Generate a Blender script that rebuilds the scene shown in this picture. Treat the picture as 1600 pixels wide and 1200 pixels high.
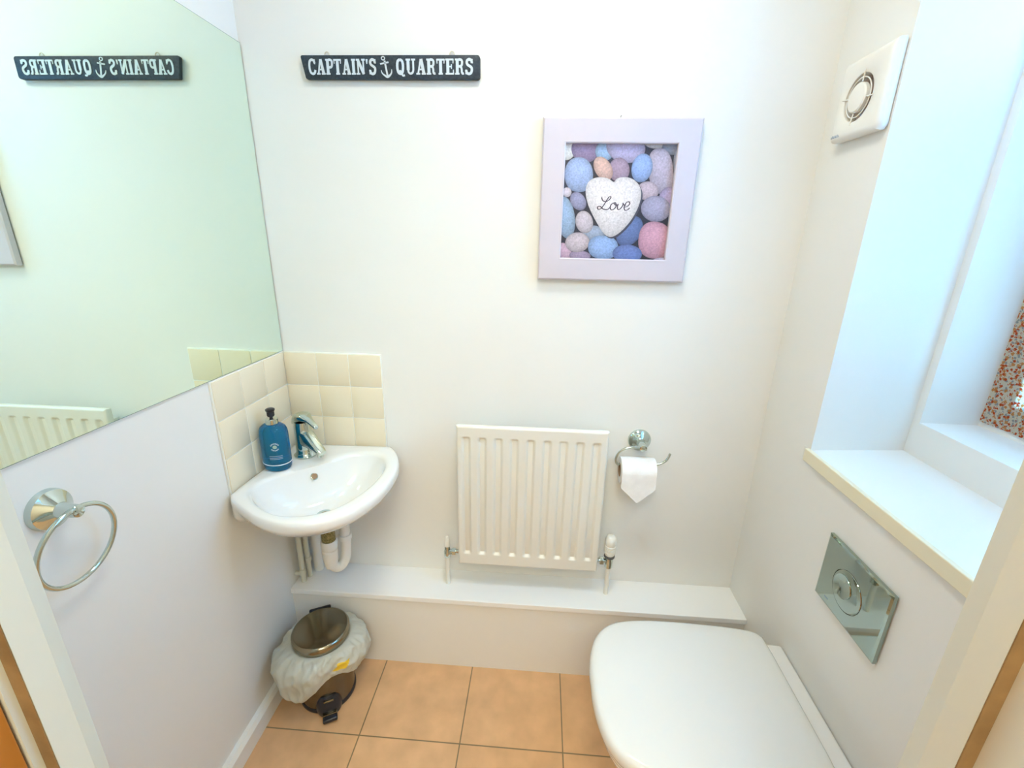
import bpy, bmesh, math, random
from math import sin, cos, pi, radians, sqrt
from mathutils import Vector, Matrix
random.seed(7)
for o in list(bpy.data.objects): bpy.data.objects.remove(o)
S = bpy.context.scene
COL = S.collection
CH = 1.406                                   # eye height of the camera above the floor

# ------------------------------------------------------------------ camera
YAW, PITCH, ROLL, FPX = -.0609, .3112, .0211, 702.6
fw = Vector((sin(YAW)*cos(PITCH), cos(YAW)*cos(PITCH), -sin(PITCH)))
rt = Vector((cos(YAW), -sin(YAW), 0)); up = rt.cross(fw)
r2 = rt*cos(ROLL)+up*sin(ROLL); u2 = -rt*sin(ROLL)+up*cos(ROLL)
cam = bpy.data.cameras.new('camera'); camo = bpy.data.objects.new('camera', cam); COL.objects.link(camo)
M = Matrix((r2, u2, -fw)).transposed().to_4x4(); M.translation = Vector((0, 0, CH)); camo.matrix_world = M
cam.sensor_fit = 'HORIZONTAL'; cam.sensor_width = 36; cam.lens = FPX/1600*36; cam.clip_start = .02
S.camera = camo

# ------------------------------------------------------------------ light and exposure
S.view_settings.view_transform = 'Standard'; S.view_settings.look = 'None'
S.view_settings.exposure = 0.36; S.view_settings.gamma = 1; S.view_settings.use_curve_mapping = False
W = bpy.data.worlds.new('World'); S.world = W; W.use_nodes = True
bg = W.node_tree.nodes['Background']; bg.inputs[0].default_value = (.12, .44, 1, 1); bg.inputs[1].default_value = 19.0
def area(name, loc, rot, sx, sy, power, color, shape='RECTANGLE', portal=False):
    l = bpy.data.lights.new(name, 'AREA'); l.shape = shape; l.size = sx
    if shape == 'RECTANGLE': l.size_y = sy
    l.energy = power; l.color = color
    o = bpy.data.objects.new(name, l); o.location = loc; o.rotation_euler = rot; COL.objects.link(o)
    if portal: l.cycles.is_portal = True
    return o
area('ceiling_lamp', (0.0, .68, 2.36), (0, 0, 0), .34, .34, 6.4, (1, .975, .83), 'DISK')
area('hall_fill', (0.0, -.75, 2.36), (0, 0, 0), .95, .95, 20, (1, .98, .82), 'DISK')  # added fill behind the camera, evens out the lower walls
area('window_portal', (1.13, .71, 1.55), (0, radians(90), 0), 1.1, .75, 1, (1, 1, 1), portal=True)

# ------------------------------------------------------------------ materials
def mat(name, color, rough=.5, metal=0, **kw):
    m = bpy.data.materials.new(name); m.use_nodes = True
    b = m.node_tree.nodes['Principled BSDF']
    b.inputs['Base Color'].default_value = (*color, 1); b.inputs['Roughness'].default_value = rough
    b.inputs['Metallic'].default_value = metal
    for k, v in kw.items():
        b.inputs[k.replace('_', ' ')].default_value = v
    return m
def nodes(m): return m.node_tree.nodes, m.node_tree.links, m.node_tree.nodes['Principled BSDF']
def noise_tint(m, c1, c2, scale, detail=4, bump=0, bscale=None, lo=.35, hi=.65):
    n, l, b = nodes(m)
    tc = n.new('ShaderNodeTexCoord'); t = n.new('ShaderNodeTexNoise'); t.inputs['Scale'].default_value = scale
    t.inputs['Detail'].default_value = detail; l.new(tc.outputs['Object'], t.inputs['Vector'])
    r = n.new('ShaderNodeValToRGB'); r.color_ramp.elements[0].position = lo; r.color_ramp.elements[1].position = hi
    r.color_ramp.elements[0].color = (*c1, 1); r.color_ramp.elements[1].color = (*c2, 1)
    l.new(t.outputs['Fac'], r.inputs[0]); l.new(r.outputs[0], b.inputs['Base Color'])
    if bump:
        t2 = n.new('ShaderNodeTexNoise'); t2.inputs['Scale'].default_value = bscale or scale*4
        l.new(tc.outputs['Object'], t2.inputs['Vector'])
        bp = n.new('ShaderNodeBump'); bp.inputs['Strength'].default_value = bump; bp.inputs['Distance'].default_value = .002
        l.new(t2.outputs['Fac'], bp.inputs['Height']); l.new(bp.outputs[0], b.inputs['Normal'])
    return m
M_wall = noise_tint(mat('wall paint', (.87, .87, .83), .42), (.862, .862, .825), (.878, .876, .84), 3, 2, .05, 60)
M_ceil = mat('ceiling paint', (.86, .86, .83), .6)
M_ledge_lit = mat('light-brightened ledge top white', (.93, .94, .93), .3)  # stronger light on the ledge top put into its colour as brighter white
M_gloss = mat('white gloss paint', (.88, .88, .84), .25)
M_jamb = mat('door frame paint', (.69, .70, .61), .35)
M_stop = noise_tint(mat('brown face of stop', (.35, .22, .1), .6), (.22, .13, .05), (.33, .20, .08), 30)  # mottled brown on the camera-side face of each stop
M_cream_lamplit = mat('lamp-warmed cream gloss', (.86, .80, .60), .3)  # sill nosing: cream, with the lamp's warm tone put into the colour
M_ceramic = mat('white ceramic', (.87, .875, .86), .08, Coat_Weight=.4, Coat_Roughness=.04)
M_seat = mat('white seat plastic', (.79, .80, .775), .14)
M_chrome = mat('chrome', (.57, .64, .61), .06, 1)
M_plate = mat('polished chrome plate', (.38, .45, .41), .03, 1)
M_steel = mat('stainless steel', (.31, .28, .21), .17, 1)
M_bin = mat('dark brushed steel', (.19, .165, .125), .20, 1)
M_brass = noise_tint(mat('dull brass nut', (.2, .17, .07), .4, .3), (.12, .11, .04), (.34, .29, .13), 220)
M_black = mat('black plastic', (.015, .02, .035), .3)
M_dark = mat('dark hollow', (.03, .025, .02), .8)
M_mirror = mat('mirror silvering', (.80, .945, .865), 0, 1)
M_mirror_edge = mat('green glass edge', (.18, .30, .27), .2)
M_tile = mat('cream glazed tile', (.88, .79, .60), .14)
M_grout = mat('white grout', (.88, .87, .80), .6)
M_rad = mat('radiator enamel', (.82, .81, .745), .28)
M_pvc = mat('white plastic pipe', (.84, .83, .77), .35)
M_pipe = mat('painted pipe', (.66, .67, .58), .45)
M_grey = mat('grey plastic collar', (.12, .13, .14), .5)
M_paper = noise_tint(mat('tissue paper', (.9, .89, .87), .9), (.88, .87, .86), (.93, .92, .91), 40, 3, .3, 300)
M_card = mat('cardboard core', (.36, .24, .15), .85)
M_fan = mat('fan cover plastic', (.88, .87, .82), .35)
M_fanin = mat('fan duct', (.50, .40, .36), .5)
M_navy = noise_tint(mat('navy painted wood', (.02, .035, .055), .55), (.010, .022, .042), (.030, .048, .066), 180)
M_sign = mat('pale blue grey lettering', (.66, .74, .80), .5)
M_frame = noise_tint(mat('lilac grey painted frame', (.68, .63, .70), .4), (.665, .615, .68), (.70, .64, .705), 12)
M_nail = mat('steel nail', (.35, .33, .30), .35, .8)
M_string = mat('beige hanging loop', (.72, .66, .52), .7)
M_bag = mat('thin white polythene', (.78, .80, .72), .32, Transmission_Weight=.2, Alpha=.80)
M_yellow = mat('yellow scrap behind bag', (.85, .58, .04), .5)
M_door = noise_tint(mat('orange varnished wood', (.62, .23, .03), .3), (.66, .25, .035), (.50, .17, .02), 9, 5)
M_badge = mat('bottle badge', (.35, .50, .42), .4)
M_print = mat('white bottle print', (.75, .86, .92), .5)
M_tint = mat('blue grey printing', (.30, .38, .50), .5)
M_glasspane = mat('window glass', (1, 1, 1), 0, 0, Transmission_Weight=1, IOR=1.01)
M_soap = mat('blue liquid soap', (.008, .27, .56), .03, 0, Transmission_Weight=.80, IOR=1.36)
M_clear = mat('clear plastic', (.92, .97, .98), .03, 0, Transmission_Weight=.9, IOR=1.2)
M_hallwall = mat('hall wall paint', (.80, .76, .66), .6)

# floor tiles
M_floor = mat('terracotta floor tile', (.62, .38, .2), .33)
n, l, b = nodes(M_floor)
tc = n.new('ShaderNodeTexCoord'); mp = n.new('ShaderNodeMapping'); mp.inputs['Location'].default_value = (.187, -.918+.0, 0)
l.new(tc.outputs['Object'], mp.inputs[0])
br = n.new('ShaderNodeTexBrick'); br.offset = 0; br.squash = 1
br.inputs['Scale'].default_value = 1; br.inputs['Brick Width'].default_value = .30; br.inputs['Row Height'].default_value = .30
br.inputs['Mortar Size'].default_value = .0020; br.inputs['Mortar Smooth'].default_value = .2
br.inputs['Color1'].default_value = (.72, .43, .22, 1); br.inputs['Color2'].default_value = (.77, .47, .25, 1)
br.inputs['Mortar'].default_value = (.26, .19, .10, 1)
l.new(mp.outputs[0], br.inputs[0])
nz = n.new('ShaderNodeTexNoise'); nz.inputs['Scale'].default_value = 14; nz.inputs['Detail'].default_value = 6; l.new(tc.outputs['Object'], nz.inputs[0])
mr = n.new('ShaderNodeMapRange'); mr.inputs[1].default_value = .3; mr.inputs[2].default_value = .7; mr.inputs[3].default_value = .88; mr.inputs[4].default_value = 1.08
l.new(nz.outputs['Fac'], mr.inputs[0])
mx = n.new('ShaderNodeMix'); mx.data_type = 'RGBA'; mx.blend_type = 'MULTIPLY'; mx.inputs[0].default_value = 1
l.new(br.outputs['Color'], mx.inputs[6]); l.new(mr.outputs[0], mx.inputs[7]); l.new(mx.outputs[2], b.inputs['Base Color'])
bp = n.new('ShaderNodeBump'); bp.invert = True; bp.inputs['Strength'].default_value = .5; bp.inputs['Distance'].default_value = .003
l.new(br.outputs['Fac'], bp.inputs['Height']); l.new(bp.outputs[0], b.inputs['Normal'])

# printed floral cloth, lets daylight through
M_cloth = mat('floral cloth', (.8, .7, .6), .85)
n, l, b = nodes(M_cloth)
tc = n.new('ShaderNodeTexCoord')
def blobs(scale, thr, seed):
    mp = n.new('ShaderNodeMapping'); mp.inputs['Location'].default_value = (seed, seed*1.7, seed*.3); l.new(tc.outputs['Object'], mp.inputs[0])
    v = n.new('ShaderNodeTexVoronoi'); v.inputs['Scale'].default_value = scale; l.new(mp.outputs[0], v.inputs['Vector'])
    nn = n.new('ShaderNodeTexNoise'); nn.inputs['Scale'].default_value = scale*3; l.new(mp.outputs[0], nn.inputs['Vector'])
    a = n.new('ShaderNodeMath'); a.operation = 'MULTIPLY_ADD'; a.inputs[1].default_value = .9; l.new(nn.outputs['Fac'], a.inputs[0]); l.new(v.outputs['Distance'], a.inputs[2])
    c = n.new('ShaderNodeMath'); c.operation = 'LESS_THAN'; c.inputs[1].default_value = thr; l.new(a.outputs[0], c.inputs[0]); return c
def over(base, col, fac):
    m = n.new('ShaderNodeMix'); m.data_type = 'RGBA'; l.new(fac.outputs[0], m.inputs[0])
    if isinstance(base, tuple): m.inputs[6].default_value = base
    else: l.new(base.outputs[2], m.inputs[6])
    m.inputs[7].default_value = col; return m
c = over((.84, .80, .68, 1), (.42, .46, .46, 1), blobs(130, .80, 3.1))
c = over(c, (.72, .36, .14, 1), blobs(95, .80, 7.7))
c = over(c, (.66, .13, .04, 1), blobs(115, .78, 11.3))
l.new(c.outputs[2], b.inputs['Base Color'])
tr = n.new('ShaderNodeBsdfTranslucent'); l.new(c.outputs[2], tr.inputs[0])
ms = n.new('ShaderNodeMixShader'); ms.inputs[0].default_value = .62
l.new(b.outputs[0], ms.inputs[1]); l.new(tr.outputs[0], ms.inputs[2]); l.new(ms.outputs[0], n['Material Output'].inputs[0])

# printed pebbles: the print's own colours, stored per point of the sheet
M_print_art = mat('pebble print', (.8, .8, .8), .35)
n, l, b = nodes(M_print_art)
at = n.new('ShaderNodeVertexColor'); at.layer_name = 'Col'
tc = n.new('ShaderNodeTexCoord'); nz = n.new('ShaderNodeTexNoise'); nz.inputs['Scale'].default_value = 260; nz.inputs['Detail'].default_value = 3
l.new(tc.outputs['Object'], nz.inputs[0])
mr = n.new('ShaderNodeMapRange'); mr.inputs[1].default_value = .3; mr.inputs[2].default_value = .7; mr.inputs[3].default_value = .78; mr.inputs[4].default_value = 1.10
l.new(nz.outputs['Fac'], mr.inputs[0])
mx = n.new('ShaderNodeMix'); mx.data_type = 'RGBA'; mx.blend_type = 'MULTIPLY'; mx.inputs[0].default_value = 1
l.new(at.outputs[0], mx.inputs[6]); l.new(mr.outputs[0], mx.inputs[7]); l.new(mx.outputs[2], b.inputs['Base Color'])

# ------------------------------------------------------------------ mesh helpers (world coordinates; parts are stored relative to their thing)
class MB:
    def __init__(s): s.v = []; s.f = []; s.c = None
    def add(s, vs, fs):
        o = len(s.v); s.v += [tuple(v) for v in vs]; s.f += [tuple(i+o for i in f) for f in fs]; return s
    def bm(s, b):
        b.verts.index_update(); s.add([v.co[:] for v in b.verts], [[v.index for v in f.verts] for f in b.faces]); b.free(); return s
    def box(s, x0, x1, y0, y1, z0, z1, bev=0, seg=2, mtx=None):
        b = bmesh.new(); bmesh.ops.create_cube(b, size=1)
        for v in b.verts: v.co = Vector(((x0+x1)/2+v.co.x*(x1-x0), (y0+y1)/2+v.co.y*(y1-y0), (z0+z1)/2+v.co.z*(z1-z0)))
        if bev: bmesh.ops.bevel(b, geom=b.edges[:], offset=bev, segments=seg, affect='EDGES', profile=.5)
        if mtx: bmesh.ops.transform(b, matrix=mtx, verts=b.verts)
        return s.bm(b)
    def prism(s, poly, axis, a0, a1, bev=0):
        """poly of 2-D points in the two remaining axes, extruded along axis."""
        def p3(p, a):
            return {'x': (a, p[0], p[1]), 'y': (p[0], a, p[1]), 'z': (p[0], p[1], a)}[axis]
        b = bmesh.new(); A = [b.verts.new(p3(p, a0)) for p in poly]; B = [b.verts.new(p3(p, a1)) for p in poly]; k = len(poly)
        b.faces.new(A[::-1]); b.faces.new(B)
        for i in range(k): b.faces.new((A[i], A[(i+1) % k], B[(i+1) % k], B[i]))
        bmesh.ops.recalc_face_normals(b, faces=b.faces)
        if bev: bmesh.ops.bevel(b, geom=[e for e in b.edges], offset=bev, segments=2, affect='EDGES', profile=.5)
        return s.bm(b)
    def rings(s, R, closed=True, cap0=False, cap1=False):
        k = len(R[0]); vs = [p for r in R for p in r]; fs = []
        for j in range(len(R)-1):
            for i in range(k if closed else k-1):
                a, b_ = j*k+i, j*k+(i+1) % k
                fs.append((a, b_, b_+k, a+k))
        if cap0: fs.append(tuple(range(k))[::-1])
        if cap1: fs.append(tuple((len(R)-1)*k+i for i in range(k)))
        return s.add(vs, fs)
    def lathe(s, prof, origin, axis=(0, 0, 1), seg=40, cap0=True, cap1=True):
        """prof: (radius, height) pairs along axis."""
        ax = Vector(axis).normalized(); t = Vector((1, 0, 0)) if abs(ax.x) < .9 else Vector((0, 1, 0))
        u = ax.cross(t).normalized(); w = ax.cross(u); O = Vector(origin)
        R = [[O+ax*h+(u*cos(2*pi*i/seg)+w*sin(2*pi*i/seg))*max(r, 1e-5) for i in range(seg)] for r, h in prof]
        return s.rings(R, True, cap0, cap1)
    def tube(s, pts, r, seg=14, smooth=0, closed=False, caps=True):
        P = [Vector(p) for p in pts]
        if smooth: P = catmull(P, smooth, closed)
        k = len(P); T = []
        for i in range(k):
            a = P[(i-1) % k] if (closed or i > 0) else P[i]; b_ = P[(i+1) % k] if (closed or i < k-1) else P[i]
            T.append((b_-a).normalized())
        u = T[0].orthogonal().normalized(); R = []
        for i in range(k):
            u = (u-T[i]*u.dot(T[i])).normalized(); w = T[i].cross(u)
            rr = r[min(i*len(r)//k, len(r)-1)] if isinstance(r, (list, tuple)) else r
            R.append([P[i]+(u*cos(2*pi*j/seg)+w*sin(2*pi*j/seg))*rr for j in range(seg)])
        if closed: R.append(R[0]); return s.rings(R)
        return s.rings(R, True, caps, caps)
    def build(s, name, m, parent=None, base=None, smooth=35, **props):
        org = Vector(base) if base is not None else Vector((0, 0, 0))
        if parent is not None:
            root = parent
            while root.parent: root = root.parent
            org = root.location.copy()
        me = bpy.data.meshes.new(name); me.from_pydata([tuple(Vector(v)-org) for v in s.v], [], s.f); me.validate()
        b = bmesh.new(); b.from_mesh(me); bmesh.ops.remove_doubles(b, verts=b.verts, dist=1e-6) if not s.c else None
        bmesh.ops.recalc_face_normals(b, faces=b.faces) if not s.c else None
        b.to_mesh(me); b.free()
        if smooth:
            me.polygons.foreach_set('use_smooth', [True]*len(me.polygons)); me.set_sharp_from_angle(angle=radians(smooth))
        for mm in (m if isinstance(m, (list, tuple)) else [m]): me.materials.append(mm)
        o = bpy.data.objects.new(name, me); COL.objects.link(o)
        if parent is not None: o.parent = parent
        elif base is not None: o.location = org
        for k, v in props.items(): o[k] = v
        return o
def catmull(P, n, closed=False):
    out = []; k = len(P); rng = range(k if closed else k-1)
    g = (lambda i: P[i % k]) if closed else (lambda i: P[min(max(i, 0), k-1)])
    for i in rng:
        p0, p1, p2, p3 = g(i-1), g(i), g(i+1), g(i+2)
        for j in range(n):
            t = j/n
            out.append(.5*((2*p1)+(p2-p0)*t+(2*p0-5*p1+4*p2-p3)*t*t+(3*p1-p0-3*p2+p3)*t**3))
    if not closed: out.append(P[-1])
    return out
def thing(name, label, cat, loc, group=None):
    o = bpy.data.objects.new(name, None); o.empty_display_size = .03; COL.objects.link(o); o.location = loc
    o['label'] = label; o['category'] = cat
    if group: o['group'] = group
    return o
def struct(name, mb, m, smooth=0, **k): return mb.build(name, m, smooth=smooth, kind='structure', **k)

# ------------------------------------------------------------------ the room
XL, XR, YB, YF, ZC = -.792, .681, 1.30, .28, 2.40
struct('floor', MB().box(-.95, 1.0, -1.3, 1.45, -.05, 0), M_floor)
struct('ceiling', MB().box(-.95, 1.2, -1.3, 1.45, ZC, ZC+.05), M_ceil)
struct('wall_back', MB().box(-.95, 1.2, YB, YB+.1, 0, ZC), M_wall)
struct('wall_left', MB().box(XL-.12, XL, -1.2, YB, 0, ZC), M_wall)
ZS, ZW, YN = .893, 2.05, .36                 # under the sill, window head, near reveal
w = MB().box(XR, 1.12, YF, YB, 0, ZS)
w.box(XR, 1.12, YF, YB, ZW, ZC)
w.prism([(XR, 1.060), (.918, 1.085), (.918, 1.064), (1.12, 1.064), (1.12, YB), (XR, YB)], 'z', ZS, ZW)
w.prism([(XR, YN), (.918, YN-.02), (.918, YN), (1.12, YN), (1.12, YF), (XR, YF)], 'z', ZS, ZW)
w.box(.918, 1.12, YN, 1.064, ZS, 1.006)  # raised back shelf of the deep reveal
struct('wall_right', w, M_wall)
# front wall with the doorway the camera looks through
w = MB().box(XL, -.485, .15, YF, 0, ZC); w.box(.35, XR+.3, .15, YF, 0, ZC); w.box(-.485, .35, .15, YF, 2.03, ZC)
struct('wall_front', w, M_wall)
w = MB().box(XL-.12, XR+.3, -1.3, -1.2, 0, ZC); w.box(XR+.2, XR+.3, -1.2, .15, 0, ZC)
struct('wall_hall', w, M_hallwall)
# linings and stops of the doorway
w = MB().prism([(-.485, .285), (-.432, .285), (-.426, .293), (-.420, .278), (-.420, .2551), (-.4325, .2551), (-.4325, .2470), (-.485, .2470)], 'z', 0, 2.03)
w.prism([(.360, .295), (.3275, .295), (.3225, .277), (.3225, .2551), (.334, .2551), (.334, .15), (.360, .15)], 'z', 0, 2.03)
w.box(-.485, .334, .15, .285, 2.0, 2.03)
struct('trim_1', w, M_jamb)
w = MB().box(-.4323, -.4202, .2541, .2549, 0, 2.0); w.box(.3227, .3338, .2541, .2549, 0, 2.0)
struct('trim_2', w, M_stop)
d = thing('door_leaf', 'orange varnished wooden door standing open at the left of the doorway', 'door', (-.455, .2, 0))
MB().box(-.482, -.4345, -.50, .2455, .004, 1.985, .002).build('door_panel', M_door, d)
hd = MB().lathe([(.024, 0), (.024, .006), (.010, .010), (.010, .045)], (-.4345, -.42, 1.0), (1, 0, 0), 24)
hd.tube([(-.39, -.42, 1.0), (-.39, -.30, 1.0)], .009).build('handle', M_chrome, d)
struct('baseboard_left', MB().prism([(XL, 0), (XL+.020, 0), (XL+.020, .052), (XL+.012, .063), (XL, .064)], 'y', YF, 1.165), M_gloss)
# boxed-in ledge along the back wall
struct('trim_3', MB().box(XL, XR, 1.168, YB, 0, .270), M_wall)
struct('trim_6', MB().box(XL, XR, 1.160, YB, .270, .288, .0015), M_ledge_lit)
# sill
struct('trim_4', MB().box(XR-.001, .925, YN-.02, 1.0845, ZS, .9235), M_gloss)
struct('trim_5', MB().box(XR-.010, XR+.002, YF+.02, 1.068, ZS, .925, .002), M_cream_lamplit)

# ------------------------------------------------------------------ window
w = MB().box(1.05, 1.11, 1.000, 1.064, 1.006, ZW); w.box(1.05, 1.11, YN, .424, 1.006, ZW)
w.box(1.05, 1.11, .424, 1.0, 1.006, 1.078); w.box(1.05, 1.11, .424, 1.0, ZW-.07, ZW); w.box(1.055, 1.105, .424, 1.0, 1.66, 1.71)
wf = w.build('window_1', M_gloss, kind='structure', smooth=0)
MB().box(1.078, 1.082, .424, 1.0, 1.078, 1.66).box(1.078, 1.082, .424, 1.0, 1.71, ZW-.07).build('pane', M_glasspane, wf)
# floral cloth across the lower sash, gently rippled, with a hem
b_ = MB(); ny, nzz = 90, 60; R0 = []; R1 = []
y0, y1, z0, z1 = .385, 1.056, 1.020, 1.78
def bx(y, z): return 1.0445+.0022*sin(y*46)+.0012*sin(y*23+z*3)
vs = []; fs = []
for s_ in (0, 1):
    for j in range(nzz+1):
        for i in range(ny+1):
            y = y0+(y1-y0)*i/ny; z = z0+(z1-z0)*j/nzz
            vs.append((bx(y, z)+s_*.0009-(.001 if j < 2 else 0), y, z))
N = (ny+1)*(nzz+1)
for j in range(nzz):
    for i in range(ny):
        a = j*(ny+1)+i; fs.append((a, a+1, a+ny+2, a+ny+1)); fs.append((a+N, a+ny+1+N, a+ny+2+N, a+1+N))
for j in range(nzz):
    for i in (0, ny):
        a = j*(ny+1)+i; fs.append((a, a+ny+1, a+ny+1+N, a+N))
for i in range(ny):
    for a in (i, nzz*(ny+1)+i): fs.append((a, a+1, a+1+N, a+N))
curt = thing('window_curtain', 'cream net curtain with small orange floral print over the window pane', 'curtain', (1.045, .72, 1.02))
MB().add(vs, fs).build('cloth', M_cloth, curt)
MB().tube([(1.044, .385, 1.783), (1.044, 1.058, 1.783)], .004).build('curtain_wire', M_gloss, curt)

# ------------------------------------------------------------------ mirror
mi = thing('wall_mirror', 'large frameless mirror on the left wall above the corner basin', 'mirror', (XL, .85, 1.066))
MB().box(XL+.0006, XL+.0046, .30, 1.2975, 1.0665, 1.866).build('backing', M_mirror_edge, mi, smooth=0)
MB().add([(XL+.0050, .301, 1.0675), (XL+.0050, 1.2965, 1.0675), (XL+.0050, 1.2965, 1.865), (XL+.0050, .301, 1.865),
          (XL+.0046, .301, 1.0675), (XL+.0046, 1.2965, 1.0675), (XL+.0046, 1.2965, 1.865), (XL+.0046, .301, 1.865)],
         [(0, 1, 2, 3), (7, 6, 5, 4), (0, 4, 5, 1), (1, 5, 6, 2), (2, 6, 7, 3), (3, 7, 4, 0)]).build('mirror_glass', M_mirror, mi, smooth=0)

# ------------------------------------------------------------------ splashback tiles
def splash(wall, label):
    t = thing('tiled_splashback', label, 'tiles', (XL if wall == 'L' else -.64, 1.14 if wall == 'L' else YB, .735), 'cream splashback tiles')
    g = MB(); tb = MB(); p = .1045; top = 1.0655
    for r in range(3):
        for c_ in range(3):
            z1_ = top-.0035-r*.104; z0_ = z1_-.1010
            if wall == 'L':
                ya = YB-.006-c_*.1055; tb.box(XL+.002, XL+.0075, ya-.1030, ya, z0_, z1_, .0016)
            else:
                xa = XL+.008+c_*.1015; tb.box(xa, xa+.0990, YB-.0075, YB-.002, z0_, z1_, .0016)
    if wall == 'L': g.box(XL, XL+.0056, .9765, YB-.001, .748, top, .001)
    else: g.box(XL+.006, -.4795, YB-.0056, YB, .748, top, .001)
    g.build('grout', M_grout, t); tb.build('tiles', M_tile, t)
splash('L', 'cream square tiles on the left wall, below the mirror behind the soap')
splash('B', 'cream square tiles on the back wall, behind the basin tap')

# ------------------------------------------------------------------ corner basin
ZR = .763
bs = thing('corner_basin', 'small white ceramic corner basin on the tiled left corner', 'sink', (-.62, 1.10, ZR-.14))
outer = [(XL+.008, .968), (-.772, .953), (-.748, .935), (-.709, .909), (-.659, .880), (-.602, .862), (-.551, .861), (-.498, .877), (-.456, .908), (-.428, .950), (-.405, 1.010),
         (-.396, 1.075), (-.398, 1.150), (-.415, 1.212), (-.440, 1.262), (-.462, YB-.008)]
op = [Vector((x, y, 0)) for x, y in outer]; op = catmull(op, 6)
# the two wall sides back to the corner
side = [Vector((-.462+(XL+.008+.462)*t, YB-.008, 0)) for t in [i/14 for i in range(1, 15)]]
side2 = [Vector((XL+.008, YB-.008+(.968-YB+.008)*t, 0)) for t in [i/14 for i in range(1, 14)]]
O2 = op+side+side2
bowl = [(-.742, .990), (-.706, .945), (-.655, .911), (-.604, .894), (-.546, .901), (-.495, .933), (-.459, .993), (-.438, 1.071), (-.437, 1.150), (-.460, 1.208),
        (-.511, 1.232), (-.569, 1.215), (-.628, 1.155), (-.700, 1.090), (-.742, 1.035)]
bp_ = catmull([Vector((x, y, 0)) for x, y in bowl], 12, True)
cen = Vector((-.585, 1.06, 0))
def hit(poly, ang, c0):
    d = Vector((cos(ang), sin(ang), 0)); best = None; k = len(poly)
    for i in range(k):
        a, e = poly[i]-c0, poly[(i+1) % k]-poly[i]
        den = d.x*e.y-d.y*e.x
        if abs(den) < 1e-12: continue
        t = (a.x*e.y-a.y*e.x)/den; s_ = (a.x*d.y-a.y*d.x)/den
        if t > 0 and -1e-6 <= s_ <= 1+1e-6 and (best is None or t > best): best = t
    return c0+d*best
angs = sorted([2*pi*i/144 for i in range(144)]+[math.atan2(YB-.008-cen.y, XL+.008-cen.x) % (2*pi), math.atan2(YB-.008-cen.y, -.462-cen.x) % (2*pi), math.atan2(.968-cen.y, XL+.008-cen.x) % (2*pi)])
OO = [hit(O2, a, cen) for a in angs]; II = [hit(bp_, a, cen) for a in angs]
drain = Vector((-.592, 1.068, 0)); corner = Vector((XL+.008, YB-.008, 0)); K = len(angs)
def ring(src, s_, z, c0): return [((p.x-c0.x)*s_+c0.x, (p.y-c0.y)*s_+c0.y, z) for p in src]
def mixr(t, z): return [(a.x*(1-t)+b.x*t, a.y*(1-t)+b.y*t, z) for a, b in zip(II, OO)]
Rg = []
for s_, z in [(.10, .6455), (.25, .6475), (.42, .653), (.58, .664), (.72, .682), (.83, .705), (.91, .728), (.96, .745), (.985, .755)]:
    Rg.append(ring(II, s_, z, drain))
Rg += [mixr(.0, .7605), mixr(.14, .7645), mixr(.3, .7655), mixr(.6, .7655), mixr(.82, .7650), mixr(.93, .7620), mixr(1, .7545), mixr(1.0, .742)]
def under(s_, z):
    out = []
    for p in OO:
        m_ = min(1, max(0, min(p.x-(XL+.008), (YB-.008)-p.y)/.07)); m_ = m_*m_*(3-2*m_)
        k_ = 1-(1-s_)*(m_ if s_ > .9 else m_+(1-m_)*min(1, (.9-s_)/.25))
        out.append((corner.x+(p.x-corner.x)*k_, corner.y+(p.y-corner.y)*k_, z))
    return out
for s_, z in [(.990, .733), (.965, .720), (.925, .704), (.87, .688), (.79, .672), (.68, .657), (.52, .642), (.35, .636)]:
    Rg.append(under(s_, z))
MB().rings(Rg, True, True, True).build('bowl', M_ceramic, bs, smooth=60)
def bowlpt(u_dir, s_, z): return None
wst = MB().lathe([(.0, .0), (.012, .001), (.0125, .003), (.021, .004), (.022, .0015), (.022, -.004)], (drain.x, drain.y, .6480), seg=32)
dr = wst.build('drain', M_chrome, bs)
MB().lathe([(.0120, .0), (.0120, .0036)], (drain.x, drain.y, .6480), seg=28).build('drain_hole', M_brass, dr)
ov = Vector((-.643, 1.130, .734)); on = Vector((.62, -.50, .62)).normalized()
of = MB().lathe([(.0105, -.004), (.0105, .0012), (.0085, .0018), (.0080, .0008)], ov, on, 28, True, False).build('overflow', M_chrome, bs)
MB().lathe([(.0082, 0), (.0082, .0014)], ov, on, 28).build('overflow_hole', M_card, of)

# ------------------------------------------------------------------ mixer tap
tp = thing('mixer_tap', 'chrome single lever mixer tap on the back of the basin', 'tap', (-.700, 1.200, .7655))
tb = Vector((-.700, 1.200, .7650)); td = Vector((.86, -.50, 0)).normalized(); tn = Vector((td.y, -td.x, 0))
MB().lathe([(.0310, 0), (.0330, .002), (.0330, .006), (.0290, .010), (.0262, .016), (.0250, .05), (.0245, .098), (.0225, .112)], tb, seg=40).build('body', M_chrome, tp)
def sweep_rect(path, wid, hei, cyc=10):
    R = []
    for (dd, z, w_, h_) in path:
        c0 = tb+td*dd+Vector((0, 0, z)); rr = []
        for i in range(24):
            a = 2*pi*i/24; x = abs(cos(a))**.55*(1 if cos(a) >= 0 else -1)*w_; y = abs(sin(a))**.55*(1 if sin(a) >= 0 else -1)*h_
            rr.append(c0+tn*x+Vector((0, 0, 1))*y+td*(y*.35))
        R.append(rr)
    return MB().rings(R, True, True, True)
sweep_rect([(.004, .062, .022, .026), (.022, .060, .021, .023), (.045, .052, .018, .016), (.066, .042, .0155, .011), (.082, .034, .014, .008), (.088, .031, .012, .006)], 0, 0).build('spout', M_chrome, tp)
ae = tb+td*.077+Vector((0, 0, .028))
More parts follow.
